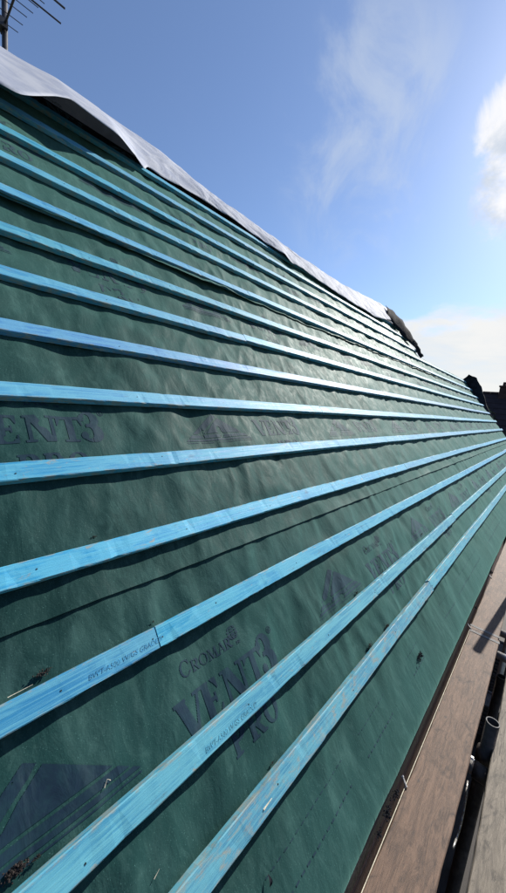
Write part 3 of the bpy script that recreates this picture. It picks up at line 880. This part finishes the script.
def plank(x0, x1, y0, y1, z, mat, label, skew=0.0, seed=0, th=0.038, name='scaffold_board'):
    L = x1 - x0; n = max(2, int(L / 0.03)) if L < 6 else 120; xs = np.linspace(0, L, n + 1); V = []; F = []
    Wd = y1 - y0; c = 0.003
    prof = [(0, -th), (0, -c), (c, 0)] + [(Wd * q, 0) for q in (.25, .5, .75)] + [(Wd - c, 0), (Wd, -c), (Wd, -th)]
    m = len(prof)
    for x_ in xs:
        e1 = 0.0016 * float(vnoise(x_ * 9, 0, seed)) + .0008 * float(vnoise(x_ * 40, 1, seed)); e2 = 0.0016 * float(vnoise(x_ * 9, 4, seed)) + .0008 * float(vnoise(x_ * 40, 6, seed))
        sk = skew * x_
        for j, (py, pz) in enumerate(prof):
            V.append((x_, py + sk + (e1 if j < 3 else e2 if j > 5 else 0), pz + 0.001 * float(vnoise(x_ * 3, py * 12, seed + 2))))
    for i in range(n):
        for j in range(m):
            a = i * m + j; b = i * m + (j + 1) % m; F.append((a, a + m, b + m, b))
    F.append(tuple(range(m))); F.append(tuple(range(n * m + m - 1, n * m - 1, -1)))
    o = mesh_obj(name, V, F, mat, loc=(x0, y0, z))
    bm = bmesh.new(); bm.from_mesh(o.data); bmesh.ops.recalc_face_normals(bm, faces=bm.faces); bm.to_mesh(o.data); bm.free()
    return tag(o, label, 'scaffold board', 'scaffold boards laid along the eaves')


plank(-1.3, 2.615, -0.749, -0.588, PZ, M['plank'], 'brown scaffold board against the eaves, near one of two end to end', seed=1)
plank(2.622, 6.395, -0.741, -0.582, PZ - 0.003, M['plank'], 'brown scaffold board against the eaves, farther one butting against the near board end', seed=2)
plank(6.4, 10.4, -0.745, -0.590, PZ, M['plank'], 'brown scaffold board farthest along the eaves', seed=8)
plank(-1.3, 3.0, -1.045, -0.828, PZ + 0.002, M['plank_grey'], 'grey weathered scaffold board at the right, outside the gap with the tube', skew=0.0045, seed=3)
plank(3.02, 7.0, -1.045, -0.830, PZ, M['plank_grey'], 'grey scaffold board beyond the first grey board, outside the gap', seed=4)
plank(-1.3, 3.0, -1.30, -1.065, PZ, M['plank_grey'], 'outer grey scaffold board near the guard rail', seed=5)

# long iron band / crack along board is in the material; thin pale line along the near board's inner edge
bead = MB(); bead.tube((-1.3, -0.5862, PZ + 0.0005), (2.61, -0.5862, PZ + 0.0002), 0.0014, 6)
tag(bead.build('edge_hairline', M['splinter']), 'thin pale wire along the inner edge of the near brown board', 'hairline')
for i, (x_, z_) in enumerate(((1.265, PZ), (2.60, PZ), (3.62, PZ - .003))):
    cl = MB(); cl.tube((x_, -0.592, z_ + .004), (x_ + 0.02, -0.570, z_ + .010), 0.004, 7); cl.tube((x_ + .02, -0.570, z_ + .010), (x_ + .022, -0.566, z_ + .012), 0.006, 7)
    tag(cl.build('clip_nail', M['galv']), ['bright nail clip on the inner edge of the near brown board', 'bright nail clip where the two brown boards meet', 'distant nail clip on the inner edge of the farther brown board'][i], 'nail', 'nail clips on the inner board edge')
for x_, y0_, y1_, lab in ((2.585, -0.750, -0.587, 'thin steel band round the far end of the near brown board'), (2.660, -0.742, -0.581, 'thin steel band round the near end of the farther brown board')):
    bz = PZ + (0.0022 if x_ < 2.62 else -0.0008)
    tag(MB().box((x_ - .011, y0_ - .002, bz - .043), (x_ + .011, y1_ + .002, bz)).build('end_band', M['rim']), lab, 'metal band', 'steel bands on the board ends')
# dirt caught between fascia and board
for i, (x_, s_) in enumerate(((1.12, .022), (1.20, .020), (1.04, .014), (3.70, .03), (2.9, .016))):
    o = crumb('debris_clump', x_, 0, s_, M['black_felt'], 30 + i, ['black debris between the eaves board and near plank, left of the clip', 'black debris between the eaves board and near plank, beside the clip', 'small black debris nearest the bottom in the eaves gap', 'black debris in the eaves gap far along the boards', 'small black debris in the eaves gap beyond the board joint'][i], 'debris', 'debris caught along the eaves gap')
    o.location = (x_, -0.572, PZ + 0.012); o.rotation_euler = (0, 0, 0)


def standard(x_, y_, z1, label, mat, z0=GZ + .03):
    e = empty('scaffold_tube', (x_, y_, z0)); tag(e, label, 'scaffold tube', 'upright scaffold tubes')
    o = MB().tube((0, 0, 0), (0, 0, z1 - z0), 0.0255, 24, inner=0.0215).build('tube', mat, e, True)
    rim = MB().tube((0, 0, z1 - z0 + .0003), (0, 0, z1 - z0 + .003), 0.0258, 24, inner=0.0222).build('rim', M['rim'], e)
    MB().box((-.075, -.075, -.002), (.075, .075, .006)).build('base_plate', M['galv'], e)
    return e


standard(1.725, -0.7945, -0.672, 'dark upright scaffold tube with an open bright rim, rising through the gap between boards', M['rusty'])
standard(2.63, -0.800, -1.02, 'shorter open upright tube down in the gap beyond the tall one', M['rusty'])
standard(3.93, -0.800, 0.32, 'tall upright guard rail tube beyond the picture edge', M['galv'])
for x_ in (1.725, 3.9):
    standard(x_, -1.38, 0.42, 'tall outer upright guard rail tube %s' % ('near the camera' if x_ < 2 else 'farther along the scaffold'), M['galv'])


def htube(p, q, label, mat, grp):
    return tag(MB().tube(p, q, 0.0242, 20, inner=0.0205).build('scaffold_tube', mat, smooth=True), label, 'scaffold tube', grp)


gt = 'horizontal scaffold tubes under the boards'
htube((1.62, -1.42, -0.845), (1.62, -0.60, -0.845), 'cross tube under the boards beside the dark upright tube', M['galv'], gt)
htube((2.56, -1.42, -0.845), (2.56, -0.60, -0.845), 'cross tube under the board joint, nearer of two', M['galv'], gt)
htube((2.85, -1.42, -0.845), (2.85, -0.60, -0.845), 'cross tube just beyond the board joint', M['galv'], gt)
htube((4.3, -1.42, -0.845), (4.3, -0.60, -0.845), 'cross tube farther along under the boards', M['galv'], gt)
htube((-1.2, -1.32, -2.74), (9, -1.32, -2.74), 'long dark ledger tube on the lower lift', M['rusty'], gt)
htube((-1.2, -1.38, -0.895), (9, -1.38, -0.895), 'long outer ledger tube under the boards', M['galv'], gt)
# thin curved cable hanging in the gap
cb = MB(); pp = [(1.30 + .05 * k, -0.762 - .006 * math.sin(k * .5), -0.90 - 0.012 * k - .004 * math.sin(k * .8)) for k in range(9)]
for a, b in zip(pp[:-1], pp[1:]): cb.tube(a, b, 0.0035, 8)
tag(cb.build('cable', M['galv'], smooth=True), 'thin grey cable hanging in the dark gap between the boards', 'cable')
# swivel coupler on the dark tube
cp = empty('scaffold_coupler', (1.70, -0.7945, -0.845)); tag(cp, 'steel coupler clamping the cross tube to the dark upright tube', 'coupler')
MB().tube((0.025, 0, -.03), (0.025, 0, .03), 0.034, 16).build('clamp', M['rusty'], cp, True)
MB().tube((-.08, -.03, 0), (-.08, .03, 0), 0.033, 16).build('clamp', M['rusty'], cp, True)
MB().tube((-.04, .045, 0), (-.04, -.045, 0), 0.007, 8).tube((-.04, .045, 0), (-.04, .035, 0), 0.013, 6).build('bolt', M['galv'], cp)

# lower lift: boards and a stack of tiles
for i in range(4):
    y0 = -1.36 + i * 0.24
    plank(-1.3, 8.5, y0, y0 + 0.225, -2.66, M['plank_shaded'], 'dark board on the lower scaffold lift, %s from the wall' % ['fourth', 'third', 'second', 'first'][i], seed=20 + i)
for si, (sx, sy, nt) in enumerate(((4.95, -0.78, 13), (4.15, -0.80, 9))):
    e = empty('tile_stack', (sx, sy, -2.64)); e['kind'] = 'group'
    base = None
    for k in range(nt):
        if base is None:
            mb = MB(); mb.box((-.13, -.16, 0), (.13, .16, .016)); mb.box((-.13, -.16, .016), (-.10, .16, .026)); mb.box((.10, -.16, .016), (.13, .16, .026))
            o = mb.build('roof_tile', M['dark_tile'])
            base = o
        else:
            o = base.copy(); COL.objects.link(o)
        o.parent = None
        o.location = (sx + .008 * math.sin(k * 2.1), sy + .006 * math.sin(k * 3.3), -2.6395 + .042 * k + 0.0005)
        o.rotation_euler = (0, 0, .04 * math.sin(k * 1.7))
        tag(o, 'dark roof tile, number %s from the bottom of the %s stack down in the gap' % (['one', 'two', 'three', 'four', 'five', 'six', 'seven', 'eight', 'nine', 'ten', 'eleven', 'twelve', 'thirteen'][k], ['farther', 'nearer'][si]), 'roof tile', ['farther', 'nearer'][si] + ' stack of dark roof tiles on the lower lift')
    bpy.data.objects.remove(e)

# ------------------------------------------------------------------ television aerial behind the ridge
an = empty('tv_aerial', (0.862, 3.51, 0.9)); tag(an, 'dark television aerial on a mast behind the ridge at top left', 'aerial')
z0 = 3.72 - 0.9
MB().tube((0, 0, 0), (0.02, 0, 4.55 - 0.9), 0.023, 12).build('mast', M['antenna'], an, True)
MB().tube((0.01, 0.10, z0), (0.01, -1.05, z0), 0.009, 8).build('boom', M['antenna'], an)
MB().box((-.03, -.05, z0 - .035), (.03, .045, z0 + .035)).build('clamp', M['antenna'], an)
for k, (yy, hl) in enumerate(((-.03, .10), (-.145, .11), (-.255, .115), (-.34, .14), (-.43, .155), (-.51, .18), (-.60, .20), (-.70, .20), (-.80, .2), (-.92, .2))):
    MB().tube((0.01 - hl, yy, z0 + .011), (0.01 + hl, yy, z0 + .011), 0.0035, 6).build('element', M['antenna'], an)
MB().tube((-.12, -.48, z0 - .012), (.324, -.481, z0 - .012), 0.0065, 8).build('dipole', M['antenna'], an)
MB().tube((-.12, -.642, z0 - .012), (.304, -.642, z0 - .012), 0.0075, 8).build('dipole', M['antenna'], an)
MB().box((-.045, -.56, z0 + .012), (.045, -.50, z0 + .045)).build('junction_box', M['antenna'], an)


# ------------------------------------------------------------------ far houses and trees
def far_house(x, y, zr, ze, depth, width, label, seed, chimney=True, verge=True):
    """ridge runs along Y; the near slope faces the scaffold"""
    h = empty('brick_house', (x, y, GZ)); tag(h, label, 'house', 'brown roofed houses beyond the end of the roof')
    zr -= GZ; ze -= GZ
    w2 = width / 2; d2 = depth / 2
    m = MB(); m.prism([(-d2 + .25, 0), (d2 - .25, 0), (d2 - .25, ze), (0, zr - .25), (-d2 + .25, ze)], -w2 + .2, w2 - .2, 'y'); m.build('wall', M['brickwall'], h)
    m = MB(); t_ = .14
    m.prism([(-d2, ze), (0, zr), (d2, ze), (d2, ze + t_), (0, zr + t_), (-d2, ze + t_)], -w2, w2, 'y'); rf = m.build('roof', M['rooftile_far'], h)
    # tile courses as real steps on the near slope
    st = MB(); nrow = 11
    for k in range(nrow):
        a = k / nrow; b = (k + 1) / nrow
        xa, za = -d2 + d2 * a, ze + t_ + (zr - ze) * a; xb, zb = -d2 + d2 * b, ze + t_ + (zr - ze) * b
        st.prism([(xa, za - .01), (xb, zb - .01), (xb, zb + .012), (xa, za + .05)], -w2 + .02, w2 - .02, 'y')
    o = st.build('tile_courses', M['rooftile_far'], rf); 
    rt = MB(); kk = int(width / .45)
    for k in range(kk): rt.tube((0, -w2 + k * .45 + .01, zr + t_ + .0), (0, -w2 + k * .45 + .44, zr + t_), .11, 8)
    rt.build('ridge_tiles', M['rooftile_far'], rf)
    if verge:
        vb = MB()
        vb.prism([(-d2 - .03, ze + .02), (0, zr + .02), (0, zr + .20), (-d2 - .03, ze + .20)], w2 - 0.002, w2 + .10, 'y'); vb.build('verge_board', M['pale_trim'], h)
    if chimney:
        cy = w2 * .52
        MB().box((-.35, cy - .35, zr - .5), (.35, cy + .35, zr + .55)).box((-.40, cy - .40, zr + .55), (.40, cy + .40, zr + .65)).build('chimney', M['brickwall'], rf)
        for q in (-.17, .17): MB().tube((0, cy + q, zr + .65), (0, cy + q, zr + .90), .10, 10, .085).build('chimney_pot', M['brickwall'], rf)
    for row in (1.0, 3.6):
        for yy in np.arange(-w2 + 1.2, w2 - .8, 2.4):
            f_ = MB().box((-d2 + .20, yy - .55, row), (-d2 + .252, yy + .55, row + 1.15)).build('window', M['white_frame'], h)
            for s in (-.26, .26): MB().box((-d2 + .185, yy + s - .22, row + .07), (-d2 + .198, yy + s + .22, row + 1.08)).build('pane', M['glass'], f_)


far_house(27.5, 0.2, 2.22, -1.6, 7.4, 6.6, 'dark brown tiled house with a chimney beyond the roof end', 1)
far_house(24.6, -3.6, 1.72, -1.9, 6.6, 6.8, 'dark tiled house with a pale verge board at the right edge', 2, chimney=False)
far_house(30.0, -16.0, 2.2, -1.2, 7.4, 10.0, 'brown roofed house farther right beyond the picture edge', 3)


def tree(x, y, hgt, rad, seed, label, n=2600, ls=.20):
    t = empty('tree', (x, y, GZ)); tag(t, label, 'tree', 'dark trees beyond the roof end')
    r = random.Random(seed); tr = MB(); tr.tube((0, 0, 0), (0, 0, hgt * .5), rad * .13, 9, rad * .08)
    cl = []
    for k in range(9):
        a = r.uniform(0, 6.28); e = Vector((math.cos(a) * rad * r.uniform(.3, .7), math.sin(a) * rad * r.uniform(.3, .7), hgt * r.uniform(.55, .9)))
        tr.tube((0, 0, hgt * r.uniform(.3, .48)), e, rad * .05, 6, rad * .015); cl.append((e, rad * r.uniform(.35, .55)))
    tr.build('trunk', M['bark'], t, True)
    V = []; F = []
    for k in range(n):
        c_, rr = r.choice(cl); d = Vector((r.gauss(0, 1), r.gauss(0, 1), r.gauss(0, .8))).normalized() * rr * r.random() ** .4
        p = c_ + d; a = Vector((r.uniform(-1, 1), r.uniform(-1, 1), r.uniform(-1, 1))).normalized(); b = a.orthogonal().normalized(); s = ls * r.uniform(.5, 1.2); k0 = len(V)
        V += [tuple(p - a * s), tuple(p + b * s * .45), tuple(p + a * s), tuple(p - b * s * .45)]; F.append((k0, k0 + 1, k0 + 2, k0 + 3))
    mesh_obj('crown', V, F, M['leaf'], t)


tree(17.5, 2.6, 7.3, 1.7, 5, 'dark bushy tree just past the distant verge, left of the houses')
tree(19.5, 1.2, 6.6, 1.5, 6, 'lower dark tree in front of the brown roofed houses')
tree(36, 6.5, 8.4, 2.6, 7, 'tree behind the houses, mostly hidden by the roof')
